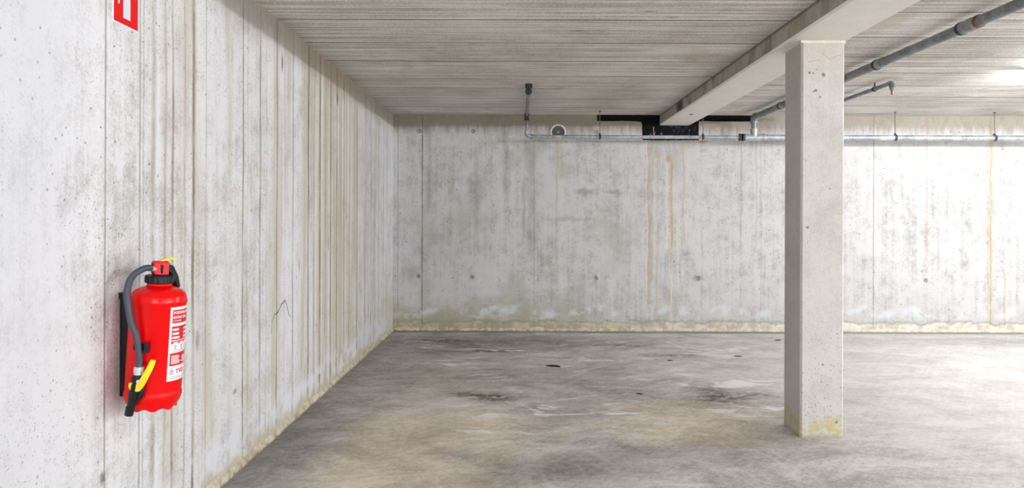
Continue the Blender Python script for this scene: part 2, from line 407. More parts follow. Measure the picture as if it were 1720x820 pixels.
def mat_beam(side):
    m, b = material('beam_side_concrete' if side else 'beam_soffit_concrete')
    P, X, Y, Z = coords()
    if side:
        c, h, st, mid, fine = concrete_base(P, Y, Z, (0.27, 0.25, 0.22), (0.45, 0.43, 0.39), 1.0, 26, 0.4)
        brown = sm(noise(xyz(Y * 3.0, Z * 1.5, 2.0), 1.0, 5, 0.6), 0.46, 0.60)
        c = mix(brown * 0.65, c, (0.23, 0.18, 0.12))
        och = None
        for (y, wd, s) in ((5.75, .10, .7), (6.45, .04, .6), (3.86, .05, .9), (4.9, .04, .6), (5.1, .03, .5), (7.0, .05, .4)):
            t = streak(Y + (mid - 0.5) * 0.1, y, wd) * s
            och = t if och is None else mx(och, t)
        c = mix(och * sm(noise(P, 22.0, 4), 0.40, 0.6), c, (0.50, 0.34, 0.06))
        c = mix(blob(Y, Z, 6.62, 2.35, .16, .07, (mid - 0.5) * 1.2) * 0.9, c, (0.06, 0.045, 0.03))
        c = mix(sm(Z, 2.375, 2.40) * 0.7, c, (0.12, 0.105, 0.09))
    else:
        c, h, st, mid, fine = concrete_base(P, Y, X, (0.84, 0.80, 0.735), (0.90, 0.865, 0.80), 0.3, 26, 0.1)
        c = mix(blob(X, Y, 1.70, 6.76, .022, .05, 0.0, 0.3) * 0.85, c, (0.10, 0.09, 0.08))
    finish(b, c, 0.8, h, 0.25, 0.008, 0.25)
    return m

def mat_column():
    m, b = material('column_concrete')
    P, X, Y, Z = coords()
    c, h, st, mid, fine = concrete_base(P, X + Y, Z, (0.50, 0.485, 0.465), (0.63, 0.615, 0.60), 0.5, 24, 0.45)
    d, r = voro(P, 55.0)
    sp = sm(d, 0.12, 0.32, 1.0, 0.0) * sm(r, 0.5, 0.62) * sm(Z, 0.2, 1.1, 1.0, 0.12)
    c = mix(sp * 0.65, c, (0.23, 0.19, 0.15))
    c = mix(sm(Z + (noise(P, 6.0, 4) - 0.5) * 0.25, 0.04, 0.14, 1.0, 0.0) * sm(noise(P, 20.0, 5, 0.7), 0.38, 0.62), c, (0.56, 0.49, 0.25))
    c = mix(sm(Z + (mid - 0.5) * 0.08, 0.0, 0.03, 1.0, 0.0) * 0.5, c, (0.30, 0.26, 0.2))
    # darker, streaked side facing the left wall
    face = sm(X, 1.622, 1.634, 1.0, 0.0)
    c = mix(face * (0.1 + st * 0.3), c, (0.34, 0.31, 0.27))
    c = mix(sm(Z + (mid - 0.5) * 0.3, 1.95, 2.28) * 0.35, c, (0.55, 0.46, 0.36))
    for (x, z, rr) in ((1.668, 2.102, .008), (1.69, 2.10, .006), (1.748, 2.09, .013), (1.705, 2.0, .009), (1.693, 1.995, .006), (1.73, 1.962, .007), (1.66, 1.21, .009), (1.75, .42, .007), (1.83, .09, .008)):
        c = mix(blob(X, Z, x, z, rr, rr, (fine - .5) * .5, .4) * 0.8, c, (0.13, 0.12, 0.11))
    # scratches near the head
    for (a, q) in (((1.66, 2.165), (1.73, 2.175)), ((1.745, 2.215), (1.78, 2.18)), ((1.78, 2.18), (1.84, 2.205))):
        c = mix(segment(X, Z, a, q, 0.004) * 0.4, c, (0.30, 0.24, 0.19))
    finish(b, c, 0.8, h - sp * 0.5, 0.3, 0.008, 0.25)
    return m

def mat_bead():
    m, b = material('lime_mortar')
    P, X, Y, Z = coords()
    n = noise(P, 14.0, 6, 0.7)
    c = mix(sm(n, 0.35, 0.65), (0.42, 0.36, 0.24), (0.72, 0.66, 0.52))
    c = mix(sm(X, 0.5, 3.5) * 0.5, c, (0.80, 0.76, 0.66))
    c = mix(sm(Z + (n - .5) * .02, 0.0, 0.014, 1.0, 0.0) * 0.6, c, (0.14, 0.12, 0.10))
    finish(b, c, 0.9, n, 0.6, 0.01, 0.2)
    return m

def mat_bitumen():
    m, b = material('black_bitumen')
    P, X, Y, Z = coords()
    n = noise(P, 28.0, 5, 0.75)
    d, r = voro(P, 60.0)
    c = mix(sm(n, 0.50, 0.60) * sm(Z, 2.30, 2.27) * sm(X, 1.62, 1.70), (0.003, 0.003, 0.004), (0.018, 0.022, 0.05))
    c = mix(sm(n, 0.62, 0.66) * sm(Z, 2.30, 2.27) * sm(X, 1.62, 1.70) * 0.7, c, (0.30, 0.31, 0.34))
    # scraped-through drips, bare concrete showing
    sc = None
    for (x, wd, z0, z1) in ((1.45, .007, 2.16, 2.20), (1.488, .007, 2.14, 2.27), (1.502, .009, 2.17, 2.21), (1.575, .012, 2.16, 2.20)):
        t = streak(X + (n - 0.5) * 0.06, x, wd) * band(Z + (n - 0.5) * 0.05, z0, z1, 0.02)
        sc = t if sc is None else mx(sc, t)
    c = mix(sc * 0.85, c, (0.45, 0.42, 0.33))
    finish(b, c, 0.6, n, 0.5, 0.006, 0.12)
    return m

def mat_pipe(pale=False):
    m, b = material('lamplit_galvanised_steel' if pale else 'galvanised_steel')
    P, X, Y, Z = coords()
    n = noise(P, 9.0, 5, 0.65); n2 = noise(P, 50.0, 4, 0.7)
    k = 1.7 if pale else 1.0  # pale copy: lamp highlight on the wall run put into the steel colour
    c = mix(sm(n * 0.6 + n2 * 0.4, 0.38, 0.62), (0.17 * k, 0.178 * k, 0.19 * k), (0.32 * k, 0.335 * k, 0.36 * k))
    c = mix(sm(noise(P, 6.0, 4), 0.56, 0.70) * 0.4, c, (0.52, 0.54, 0.58))
    finish(b, c, M('ADD', n * 0.25, 0.35), n2, 0.15, 0.003, 0.5)
    b.inputs['Metallic'].default_value = 0.35
    return m

M_WL, M_WB, M_CEIL, M_FLOOR = mat_wall_left(), mat_wall_back(), mat_ceiling(), mat_floor()
M_BS, M_BU, M_COLM, M_BEAD, M_BIT, M_PIPE = mat_beam(True), mat_beam(False), mat_column(), mat_bead(), mat_bitumen(), mat_pipe()
M_PIPEL = mat_pipe(True)
M_PLAIN = simple('plain_concrete', (0.58, 0.575, 0.56), 0.85, 0, 0.15, 6.0, 0.25)
M_MORTAR = simple('white_mortar', (0.74, 0.71, 0.64), 0.85, 0, 0.08, 40.0, 0.25)
M_DARKSTEEL = simple('dark_steel', (0.045, 0.045, 0.05), 0.5, 0.3, 0.3)
M_RUST = simple('rusty_steel', (0.20, 0.105, 0.055), 0.7, 0.2, 0.4, 60.0)
M_ROD = simple('threaded_rod_steel', (0.17, 0.16, 0.15), 0.5, 0.5, 0.3, 60.0)
M_REDPAINT = simple('red_gloss_paint', (0.80, 0.001, 0.002), 0.22, 0, 0.04, 8.0, 0.28)
M_REDPLASTIC = simple('red_plastic', (0.78, 0.004, 0.008), 0.4, 0, 0.06, 20.0, 0.3)
M_BLACKPL = simple('black_plastic', (0.007, 0.008, 0.011), 0.42, 0, 0.3, 20.0, 0.35)
M_RUBBER = simple('grey_rubber_hose', (0.055, 0.068, 0.092), 0.55, 0, 0.2, 40.0, 0.45)
M_YELLOW = simple('yellow_plastic', (0.86, 0.70, 0.012), 0.42, 0, 0.06, 20.0, 0.5)
M_CHROME = simple('bright_steel', (0.70, 0.71, 0.73), 0.28, 0.6, 0.08, 60.0, 0.5)
M_WHITE = simple('white_print', (0.86, 0.84, 0.86), 0.45, 0, 0.03, 20.0, 0.4)
M_GREY = simple('grey_print', (0.45, 0.42, 0.46), 0.5, 0, 0.05, 20.0, 0.4)
M_REDPRINT = simple('red_print', (0.62, 0.012, 0.02), 0.45, 0, 0.05, 20.0, 0.4)
M_SIGNRED = simple('sign_red', (0.76, 0.004, 0.006), 0.5, 0, 0.04, 10.0, 0.3)
M_SIGNWHITE = simple('sign_white', (0.80, 0.86, 0.92), 0.5, 0, 0.02, 10.0, 0.3)
M_PVC = simple('aged_white_plastic', (0.74, 0.70, 0.60), 0.5, 0, 0.1, 30.0, 0.4)
M_GRILLE = simple('dark_grille_plastic', (0.06, 0.06, 0.062), 0.5, 0, 0.3, 50.0, 0.4)
M_HOUSING = simple('lamp_housing_paint', (0.70, 0.71, 0.72), 0.5, 0, 0.04, 10.0, 0.4)
M_LEAF = simple('dry_leaf', (0.16, 0.10, 0.06), 0.8, 0, 0.3, 60.0, 0.2)
M_TWIG = simple('dark_twig', (0.03, 0.027, 0.024), 0.8, 0, 0.3, 60.0, 0.2)

# ------------------------------------------------------------------ mesh helpers
def obj(name, bm, mats, parent=None, smooth=False):
    me = bpy.data.meshes.new(name)
    bmesh.ops.recalc_face_normals(bm, faces=bm.faces)
    bm.to_mesh(me); bm.free()
    for m in (mats if isinstance(mats, (list, tuple)) else [mats]): me.materials.append(m)
    if smooth:
        for p in me.polygons: p.use_smooth = True
        me.set_sharp_from_angle(angle=math.radians(38))
    o = bpy.data.objects.new(name, me); COL.objects.link(o)
    if parent: o.parent = parent
    return o
def tag(o, label, cat, group=None):
    o['label'] = label; o['category'] = cat
    if group: o['group'] = group
    return o
def thing(name, label, cat, loc=(0, 0, 0), group=None):
    o = bpy.data.objects.new(name, None); COL.objects.link(o); o.location = loc
    o.empty_display_size = 0.1
    return tag(o, label, cat, group)
def struct(name, bm, m, smooth=False):
    o = obj(name, bm, m, None, smooth); o['kind'] = 'structure'; return o
def box(bm, x0, x1, y0, y1, z0, z1, mi=0, bev=0.0):
    r = bmesh.ops.create_cube(bm, size=1.0)
    for v in r['verts']:
        v.co = Vector(((x0 + x1) / 2 + v.co.x * (x1 - x0), (y0 + y1) / 2 + v.co.y * (y1 - y0), (z0 + z1) / 2 + v.co.z * (z1 - z0)))
    fs = list({f for v in r['verts'] for f in v.link_faces})
    for f in fs: f.material_index = mi
    if bev:
        es = list({e for v in r['verts'] for e in v.link_edges})
        bmesh.ops.bevel(bm, geom=es, offset=bev, segments=2, affect='EDGES', profile=0.5)
def tube(bm, pts, r, seg=20, cap=True, rot=0.0):
    """sweep a circle (radius number or list) along a polyline"""
    pts = [Vector(p) for p in pts]; n = len(pts)
    rs = r if isinstance(r, (list, tuple)) else [r] * n
    t0 = (pts[1] - pts[0]).normalized()
    up = Vector((0, 0, 1)) if abs(t0.z) < 0.9 else Vector((1, 0, 0))
    nrm = t0.cross(up).normalized(); rings = []
    prev = t0
    for i in range(n):
        if i == 0: t = t0
        elif i == n - 1: t = (pts[i] - pts[i - 1]).normalized()
        else: t = ((pts[i] - pts[i - 1]).normalized() + (pts[i + 1] - pts[i]).normalized()).normalized()
        q = prev.rotation_difference(t); nrm = (q @ nrm).normalized(); prev = t
        bn = t.cross(nrm)
        rings.append([bm.verts.new(pts[i] + (nrm * math.cos(2 * PI * k / seg + rot) + bn * math.sin(2 * PI * k / seg + rot)) * rs[i]) for k in range(seg)])
    for a, b in zip(rings[:-1], rings[1:]):
        for k in range(seg): bm.faces.new((a[k], a[(k + 1) % seg], b[(k + 1) % seg], b[k]))
    if cap:
        bm.faces.new(rings[0][::-1]); bm.faces.new(rings[-1])
def elbow(p, a, b, R, n=8):
    """points of a bend at corner p between directions a (incoming, from) and b (towards)"""
    p, a, b = Vector(p), Vector(a).normalized(), Vector(b).normalized()
    s, e = p + a * R, p + b * R
    return [(s * (1 - t) ** 2 + p * 2 * t * (1 - t) + e * t * t) for t in [i / n for i in range(n + 1)]]
def lathe(bm, prof, seg=48, fn=None):
    rings = []
    for (r, z) in prof:
        ring = []
        for k in range(seg):
            a = 2 * PI * k / seg
            zz = z + (fn(a, r, z) if fn else 0)
            ring.append(bm.verts.new((r * math.cos(a), r * math.sin(a), zz)))
        rings.append(ring)
    for a, b in zip(rings[:-1], rings[1:]):
        for k in range(seg): bm.faces.new((a[k], a[(k + 1) % seg], b[(k + 1) % seg], b[k]))
    if prof[0][0] > 1e-6: bm.faces.new(rings[0][::-1])
    if prof[-1][0] > 1e-6: bm.faces.new(rings[-1])
def prism(bm, pts, axis, a0, a1, mi=0):
    """extrude a 2-D outline along an axis; outline in the other two coordinates"""
    def mk(p, a):
        if axis == 'x': return (a, p[0], p[1])
        if axis == 'y': return (p[0], a, p[1])
        return (p[0], p[1], a)
    A = [bm.verts.new(mk(p, a0)) for p in pts]; B = [bm.verts.new(mk(p, a1)) for p in pts]
    fs = [bm.faces.new(A), bm.faces.new(B[::-1])]
    n = len(pts)
    for i in range(n): fs.append(bm.faces.new((A[i], B[i], B[(i + 1) % n], A[(i + 1) % n])))
    for f in fs: f.material_index = mi

# ------------------------------------------------------------------ room shell
bm = bmesh.new(); box(bm, XL - .2, XR + .2, YF - .2, YB + .2, -.2, 0); struct('floor', bm, M_FLOOR)
bm = bmesh.new(); box(bm, XL - .2, XR + .2, YF - .2, YB + .2, CEIL, CEIL + .25); struct('ceiling', bm, M_CEIL)
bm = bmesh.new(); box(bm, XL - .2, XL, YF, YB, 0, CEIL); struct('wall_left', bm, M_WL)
bm = bmesh.new(); box(bm, XL - .2, XR + .2, YB, YB + .2, 0, CEIL); struct('wall_back', bm, M_WB)
bm = bmesh.new(); box(bm, XR, XR + .2, YF, YB, 0, CEIL); struct('wall_right', bm, M_PLAIN)
bm = bmesh.new(); box(bm, XL - .2, XR + .2, YF - .2, YF, 0, CEIL); struct('wall_front', bm, M_PLAIN)

def bead(name, axis, a0, a1, n, base):
    """rough fillet of mortar in the corner between a wall and the floor"""
    bm = bmesh.new(); rings = []
    for i in range(n + 1):
        a = a0 + (a1 - a0) * i / n
        k = mnoise.fractal(Vector((a * 3.0, base, 0)), 1.0, 2.0, 4)
        k2 = mnoise.fractal(Vector((a * 4.0, base + 9, 3)), 1.0, 2.0, 4)
        hgt = max(0.010, 0.034 + 0.020 * k); dep = max(0.008, 0.018 + 0.009 * k2)
        prof = [(0, 0), (dep, 0), (dep * 0.75, hgt * 0.35), (dep * 0.35, hgt * 0.75), (0, hgt)]
        ring = []
        for (d, z) in prof:
            ring.append(bm.verts.new((XL + d, a, z) if axis == 'y' else (a, YB - d, z)))
        rings.append(ring)
    for p, q in zip(rings[:-1], rings[1:]):
        for j in range(4): bm.faces.new((p[j], p[j + 1], q[j + 1], q[j]))
        bm.faces.new((p[4], p[0], q[0], q[4]))
    bm.faces.new(rings[0]); bm.faces.new(rings[-1][::-1])
    return struct(name, bm, M_BEAD, True)
bead('trim_1', 'x', XL, XR, 900, 1.0)
bead('trim_2', 'y', -1.0, YB - 0.02, 700, 5.0)

# ------------------------------------------------------------------ beam and column
ch = 0.012
bm = bmesh.new()
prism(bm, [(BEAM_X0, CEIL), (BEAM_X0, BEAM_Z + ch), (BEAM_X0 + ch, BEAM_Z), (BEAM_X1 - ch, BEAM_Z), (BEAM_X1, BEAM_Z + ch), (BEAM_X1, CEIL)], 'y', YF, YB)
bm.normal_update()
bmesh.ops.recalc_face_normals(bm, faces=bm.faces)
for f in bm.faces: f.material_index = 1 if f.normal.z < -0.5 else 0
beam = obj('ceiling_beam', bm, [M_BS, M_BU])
tag(beam, 'long concrete ceiling beam with stained side and pale cream underside, resting on the column', 'beam')

CX0, CX1, CY0, CY1 = 1.622, 1.872, 3.93, 4.18
col = thing('column', 'square grey concrete column with chamfered edges standing under the ceiling beam', 'column', ((CX0 + CX1) / 2, (CY0 + CY1) / 2, 0))
cx, cy = (CX0 + CX1) / 2, (CY0 + CY1) / 2
bm = bmesh.new()
c2 = 0.011
x0, x1, y0, y1 = CX0 - cx, CX1 - cx, CY0 - cy, CY1 - cy
out = [(x0 + c2, y0), (x1 - c2, y0), (x1, y0 + c2), (x1, y1 - c2), (x1 - c2, y1), (x0 + c2, y1), (x0, y1 - c2), (x0, y0 + c2)]
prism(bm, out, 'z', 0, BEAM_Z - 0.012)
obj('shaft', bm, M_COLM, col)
bm = bmesh.new()
NN = 40; rings = []
for z in (BEAM_Z - 0.014, BEAM_Z):
    ring = []
    for i in range(NN * 4):
        s, t = divmod(i, NN); t = t / NN
        p = [(x0 + (x1 - x0) * t, y0), (x1, y0 + (y1 - y0) * t), (x1 - (x1 - x0) * t, y1), (x0, y1 - (y1 - y0) * t)][s]
        k = 1.03 + 0.025 * mnoise.noise(Vector((p[0] * 22, p[1] * 22, z * 3)))
        dz = -0.006 * max(0, mnoise.noise(Vector((p[0] * 30, p[1] * 30, 4)))) if z < BEAM_Z - .001 else 0
        ring.append(bm.verts.new((p[0] * k, p[1] * k, z + dz)))
    rings.append(ring)
n4 = NN * 4
for k in range(n4): bm.faces.new((rings[0][k], rings[0][(k + 1) % n4], rings[1][(k + 1) % n4], rings[1][k]))
bm.faces.new(rings[0][::-1]); bm.faces.new(rings[1])
o = obj('mortar_bed', bm, M_MORTAR, col); o['label'] = 'white mortar squeezed out between column and beam'

# ------------------------------------------------------------------ bitumen on the far wall around the beam end
def rough_outline(pts, step=0.02, amp=0.004, seed=0.0):
    out = []
    n = len(pts)
    for i in range(n):
        a, b = Vector(pts[i]), Vector(pts[(i + 1) % n])
        L = (b - a).length; m_ = max(1, int(L / step)); nr = Vector((-(b - a).y, (b - a).x)).normalized()
        for j in range(m_):
            p = a + (b - a) * (j / m_)
            k = mnoise.noise(Vector((p.x * 25 + seed, p.y * 25, seed))) * (0 if j == 0 else 1)
            q = p + nr * amp * k
            q.y = min(q.y, CEIL)
            out.append((q.x, q.y))
    return out
bm = bmesh.new()
pat = [(0.862, CEIL), (0.862, 2.336), (1.30, 2.334), (1.352, 2.326), (1.362, 2.29), (1.366, 2.125), (1.56, 2.122), (1.99, 2.126), (1.987, 2.22), (1.99, 2.338), (2.26, 2.334), (2.575, 2.336), (2.575, CEIL)]
prism(bm, rough_outline(pat), 'y', YB - 0.004, YB + 0.002)
tag(obj('waterproofing_patch', bm, M_BIT), 'black bitumen coating smeared on the back wall around the beam end', 'waterproofing')

# ------------------------------------------------------------------ round vent on the far wall
vt = thing('wall_vent', 'round white-rimmed vent with dark grille on the back wall behind the pipe', 'vent', (0.43, YB, 2.208))
def ring_bm(bm, r0, r1, y0, y1, seg=48):
    vs = []
    for (r, y) in ((r0, y0), (r1, y0), (r1, y1), (r0, y1)):
        vs.append([bm.verts.new((r * math.cos(2 * PI * k / seg), y, r * math.sin(2 * PI * k / seg))) for k in range(seg)])
    for i in range(4):
        a, b = vs[i], vs[(i + 1) % 4]
        for k in range(seg): bm.faces.new((a[k], a[(k + 1) % seg], b[(k + 1) % seg], b[k]))
bm = bmesh.new(); ring_bm(bm, 0.070, 0.088, -0.022, 0.0)
obj('rim', bm, M_PVC, vt, True)
bm = bmesh.new()
tube(bm, [(0, -0.004, 0), (0, 0.0, 0)], 0.072, 40)
obj('duct_back', bm, M_GRILLE, vt)
bm = bmesh.new()
for r in (0.020, 0.038, 0.055): ring_bm(bm, r - 0.0022, r + 0.0022, -0.014, -0.010, 36)
for k in range(6):
    a = PI * k / 6 + 0.2
    tube(bm, [(-.07 * math.cos(a), -.012, -.07 * math.sin(a)), (.07 * math.cos(a), -.012, .07 * math.sin(a))], 0.0018, 6)
obj('grille', bm, simple('grille_web_plastic', (0.20, 0.20, 0.20), 0.5, 0, 0.2), vt)
bm = bmesh.new(); tube(bm, [(0, -0.017, 0), (0, -0.009, 0)], 0.008, 16)
o = obj('centre_screw', bm, M_PVC, vt)

# ------------------------------------------------------------------ pipes
PY, PZ = 7.28, 2.124        # the long wall run
RS = 0.019
XR0 = 0.078                 # small riser
XT = 2.50                   # tee
BZ = 2.340; BR = 0.030      # big ceiling pipe
wp = thing('wall_pipe', 'long galvanised pipe running along the back wall with a riser at its left end', 'pipe', (XR0, PY, PZ))
def L(p, o): return tuple(Vector(p) - Vector(o))
o0 = (XR0, PY, PZ)
CZ = 2.350
bm = bmesh.new()
tube(bm, [L(p, o0) for p in ((XR0 + .05, PY, PZ), (XT - 0.15, PY, PZ))], RS, 20)
obj('thin_run', bm, M_PIPEL, wp, True)
bm = bmesh.new()
tube(bm, [L(p, o0) for p in elbow((XR0, PY, PZ), (0, 0, 1), (1, 0, 0), 0.05)], 0.0235, 20)
tube(bm, [L(p, o0) for p in ((XR0, PY, PZ + .045), (XR0, PY, PZ + .062))], 0.0265, 20)
tube(bm, [L(p, o0) for p in ((XR0 + .045, PY, PZ), (XR0 + .062, PY, PZ))], 0.0265, 20)
obj('elbow', bm, M_PIPEL, wp, True)
bm = bmesh.new()
tube(bm, [L(p, o0) for p in ((XR0, PY, PZ + .05), (XR0, PY, CZ - .04))], 0.016, 20)
obj('riser', bm, M_PIPE, wp, True)
bm = bmesh.new()
tube(bm, [L(p, o0) for p in elbow((XR0, PY, CZ), (0, 0, -1), (0, -1, 0), 0.042)], 0.0225, 20)
tube(bm, [L(p, o0) for p in ((XR0, PY, CZ - .055), (XR0, PY, CZ - .038))], 0.0265, 20)
tube(bm, [L(p, o0) for p in ((XR0, PY - .038, CZ), (XR0, PY - .055, CZ))], 0.0275, 20)
obj('elbow', bm, M_DARKSTEEL, wp, True)
bm = bmesh.new()
tube(bm, [L(p, o0) for p in ((XR0, PY - .04, CZ), (XR0, 5.93, CZ))], 0.0165, 20)
obj('ceiling_run', bm, M_PIPE, wp, True)
bm = bmesh.new()
tube(bm, [L(p, o0) for p in elbow((XR0, 5.84, CZ), (0, 1, 0), (0, 0, 1), 0.045)], 0.022, 20)
tube(bm, [L(p, o0) for p in ((XR0, 5.93, CZ), (XR0, 5.90, CZ), (XR0, 5.885, CZ))], [0.018, 0.029, 0.029], 20)
tube(bm, [L(p, o0) for p in ((XR0, 5.84, CZ + .02), (XR0, 5.84, CEIL))], 0.030, 20)
o = obj('ceiling_socket', bm, M_DARKSTEEL, wp, True); o['label'] = 'blackened socket where the pipe enters the ceiling'
# thick run right of the tee
bm = bmesh.new()
tube(bm, [L(p, o0) for p in ((XT + .09, PY, PZ), (XR - .02, PY, PZ))], 0.0295, 24)
obj('thick_run', bm, M_PIPEL, wp, True)
bm = bmesh.new()
tube(bm, [L(p, o0) for p in ((XT - .085, PY, PZ), (XT + .11, PY, PZ))], 0.036, 24)
tube(bm, [L(p, o0) for p in ((XT, PY, PZ), (XT, PY, PZ + .085))], 0.036, 24)
tube(bm, [L(p, o0) for p in ((XT - .10, PY, PZ), (XT - .08, PY, PZ))], 0.041, 24)
tube(bm, [L(p, o0) for p in ((XT + .095, PY, PZ), (XT + .115, PY, PZ))], 0.041, 24)
tube(bm, [L(p, o0) for p in ((XT, PY, PZ + .07), (XT, PY, PZ + .09))], 0.041, 24)
o = obj('tee', bm, simple('pale_galvanised', (0.46, 0.47, 0.49), 0.4, 0.35, 0.25, 30.0), wp, True); o['label'] = 'pale silvery tee fitting'
for dx in (-.155, -.125):
    bm = bmesh.new()
    tube(bm, [L(p, o0) for p in ((XT + dx, PY, PZ), (XT + dx + .014, PY, PZ))], 0.040, 24)
    obj('reducer_ring', bm, M_DARKSTEEL, wp, True)
bm = bmesh.new()
tube(bm, [L(p, o0) for p in ((XT - .125, PY, PZ), (XT - .095, PY, PZ))], 0.033, 24)
obj('reducer', bm, M_PIPEL, wp, True)

# big ceiling pipe, running towards the camera
cp = thing('ceiling_pipe', 'thick grey pipe under the ceiling right of the column, running down to the tee', 'pipe', (XT, PY, BZ))
o1 = (XT, PY, BZ)
bm = bmesh.new()
tube(bm, [L(p, o1) for p in ((XT, PY - .05, BZ), (XT, -2.0, BZ))], BR, 28)
obj('pipe_run', bm, M_PIPE, cp, True)
bm = bmesh.new()
tube(bm, [L(p, o1) for p in elbow((XT, PY, BZ), (0, -1, 0), (0, 0, -1), 0.055)], 0.036, 24)
tube(bm, [L(p, o1) for p in ((XT, PY - .05, BZ), (XT, PY - .068, BZ))], 0.040, 24)
tube(bm, [L(p, o1) for p in ((XT, PY, BZ - .05), (XT, PY, BZ - .068))], 0.040, 24)
obj('elbow', bm, M_PIPE, cp, True)
bm = bmesh.new()
tube(bm, [L(p, o1) for p in ((XT, PY, BZ - .05), (XT, PY, PZ + .089))], 0.029, 24)
obj('drop', bm, M_PIPE, cp, True)
for (y, r, h, mt, nm) in ((6.55, .036, .02, M_DARKSTEEL, 'coupling_ring'), (4.79, .037, .02, M_DARKSTEEL, 'coupling_ring'), (3.875, .038, .022, M_DARKSTEEL, 'coupling_ring'), (3.725, .037, .016, M_RUST, 'rusty_ring'), (2.6, .037, .02, M_DARKSTEEL, 'coupling_ring')):
    bm = bmesh.new(); tube(bm, [L(p, o1) for p in ((XT, y, BZ), (XT, y - h, BZ))], r, 28)
    obj(nm, bm, mt, cp, True)
for (ya, yb, r) in ((6.55, 6.40, .0335), (4.79, 4.69, .0335), (4.40, 4.375, .0325), (3.875, 3.79, .035), (3.79, 3.765, .038), (3.765, 3.71, .0345)):
    bm = bmesh.new(); tube(bm, [L(p, o1) for p in ((XT, ya, BZ), (XT, yb, BZ))], r, 28)
    obj('sleeve', bm, M_PIPE, cp, True)

# thin branch with a down-turned nozzle
BX, BRZ, BY = 2.985, 2.352, 5.47
bp = thing('branch_pipe', 'thin pipe under the ceiling right of the column ending in a down-turned nozzle', 'pipe', (BX, BY, BRZ))
o2 = (BX, BY, BRZ)
bm = bmesh.new()
tube(bm, [L(p, o2) for p in [(BX, BY + .04, BRZ), (BX, PY - .04, BRZ)]], 0.0165, 20)
obj('pipe_run', bm, M_PIPE, bp, True)
bm = bmesh.new()
tube(bm, [L(p, o2) for p in elbow((BX, PY, BRZ), (0, -1, 0), (0, 0, -1), 0.045) + [Vector((BX, PY, PZ + .03))]], 0.0165, 20)
obj('drop', bm, M_PIPE, bp, True)
bm = bmesh.new()
tube(bm, [L(p, o2) for p in elbow((BX, BY, BRZ), (0, 1, 0), (0, 0, -1), 0.04)], 0.023, 20)
obj('elbow', bm, M_PIPE, bp, True)
bm = bmesh.new()
tube(bm, [L(p, o2) for p in ((BX, BY, BRZ - .03), (BX, BY, BRZ - .05), (BX, BY, BRZ - .065), (BX, BY, BRZ - .085))], [0.022, 0.017, 0.012, 0.008], 18)
tube(bm, [L(p, o2) for p in ((BX, BY, BRZ - .085), (BX, BY, BRZ - .095))], [0.012, 0.010], 14)
o = obj('nozzle', bm, simple('brass', (0.30, 0.24, 0.18), 0.4, 0.5), bp, True); o['label'] = 'small brass nozzle'
bm = bmesh.new()
ringpts = [(BX, 5.73, BRZ), (BX, 5.75, BRZ)]
tube(bm, [L(p, o2) for p in ringpts], 0.0215, 18)
tube(bm, [L(p, o2) for p in ((BX, 5.74, BRZ), (BX, 5.74, CEIL))], 0.006, 10)
obj('clamp', bm, M_DARKSTEEL, bp, True)

# threaded-rod hangers of the wall run
def hanger(x, r):
    t = thing('pipe_hanger', '', 'hanger', (x, PY, PZ), 'rod hangers of the wall pipe')
    bm = bmesh.new(); tube(bm, [(0, 0, r + .012), (0, 0, CEIL - PZ)], 0.0045, 10)
    obj('rod', bm, M_ROD, t, True)
    bm = bmesh.new()
    vs = []
    seg = 28
    for (rr, xx) in ((r, -.011), (r + .0055, -.011), (r + .0055, .011), (r, .011)):
        vs.append([bm.verts.new((xx, rr * math.cos(2 * PI * k / seg), rr * math.sin(2 * PI * k / seg))) for k in range(seg)])
    for i in range(4):
        a, b = vs[i], vs[(i + 1) % 4]
        for k in range(seg): bm.faces.new((a[k], a[(k + 1) % seg], b[(k + 1) % seg], b[k]))
    for s in (-1, 1): box(bm, -.010, .010, s * (r + .004) - .008, s * (r + .004) + .008, -.004, .004)
    box(bm, -.009, .009, -.009, .009, r + .004, r + .018)
    obj('clamp_ring', bm, M_DARKSTEEL, t, True)
    bm = bmesh.new(); tube(bm, [(0, 0, CEIL - PZ - .012), (0, 0, CEIL - PZ)], 0.012, 6)
    obj('ceiling_nut', bm, M_ROD, t)
    return t
for (x, r, lab) in ((0.857, RS, 'thin rod hanger holding the wall pipe at the left end of the black coating'),
                    (1.955, RS, 'thin rod hanger holding the wall pipe just right of the beam end'),
                    (4.005, .0295, 'rod hanger of the wall pipe nearest right of the column'),
                    (5.065, .0295, 'rod hanger of the wall pipe over an ochre streak near the right edge')):
    h = hanger(x, r); h['label'] = lab

# ------------------------------------------------------------------ batten lamps (outer right row and left bay are added fill light)
def batten(x, y, k, turned):
    tube_mat = simple('lit_tube', (0.9, 0.9, 0.9), 0.5, 0, 0.0, 10.0, 0.3, emit=LAMP_STRENGTH * k)
    t = thing('batten_lamp', '', 'lamp', (x, y, CEIL), 'ceiling batten lamps')
    t.rotation_euler = (0, 0, PI / 2 * turned)
    Lh = 0.72
    bm = bmesh.new(); box(bm, -Lh, Lh, -.035, .035, -.042, 0, 0, .005)
    obj('housing', bm, M_HOUSING, t)
    for s in (-1, 1):
        bm = bmesh.new(); box(bm, min(s * Lh, s * (Lh - .03)), max(s * Lh, s * (Lh - .03)), -.022, .022, -.098, -.040, 0, .004)
        obj('end_cap', bm, M_HOUSING, t)
    bm = bmesh.new(); tube(bm, [(-Lh + .03, 0, -.078), (Lh - .03, 0, -.078)], 0.015, 20)
    obj('tube', bm, tube_mat, t, True)
    return t
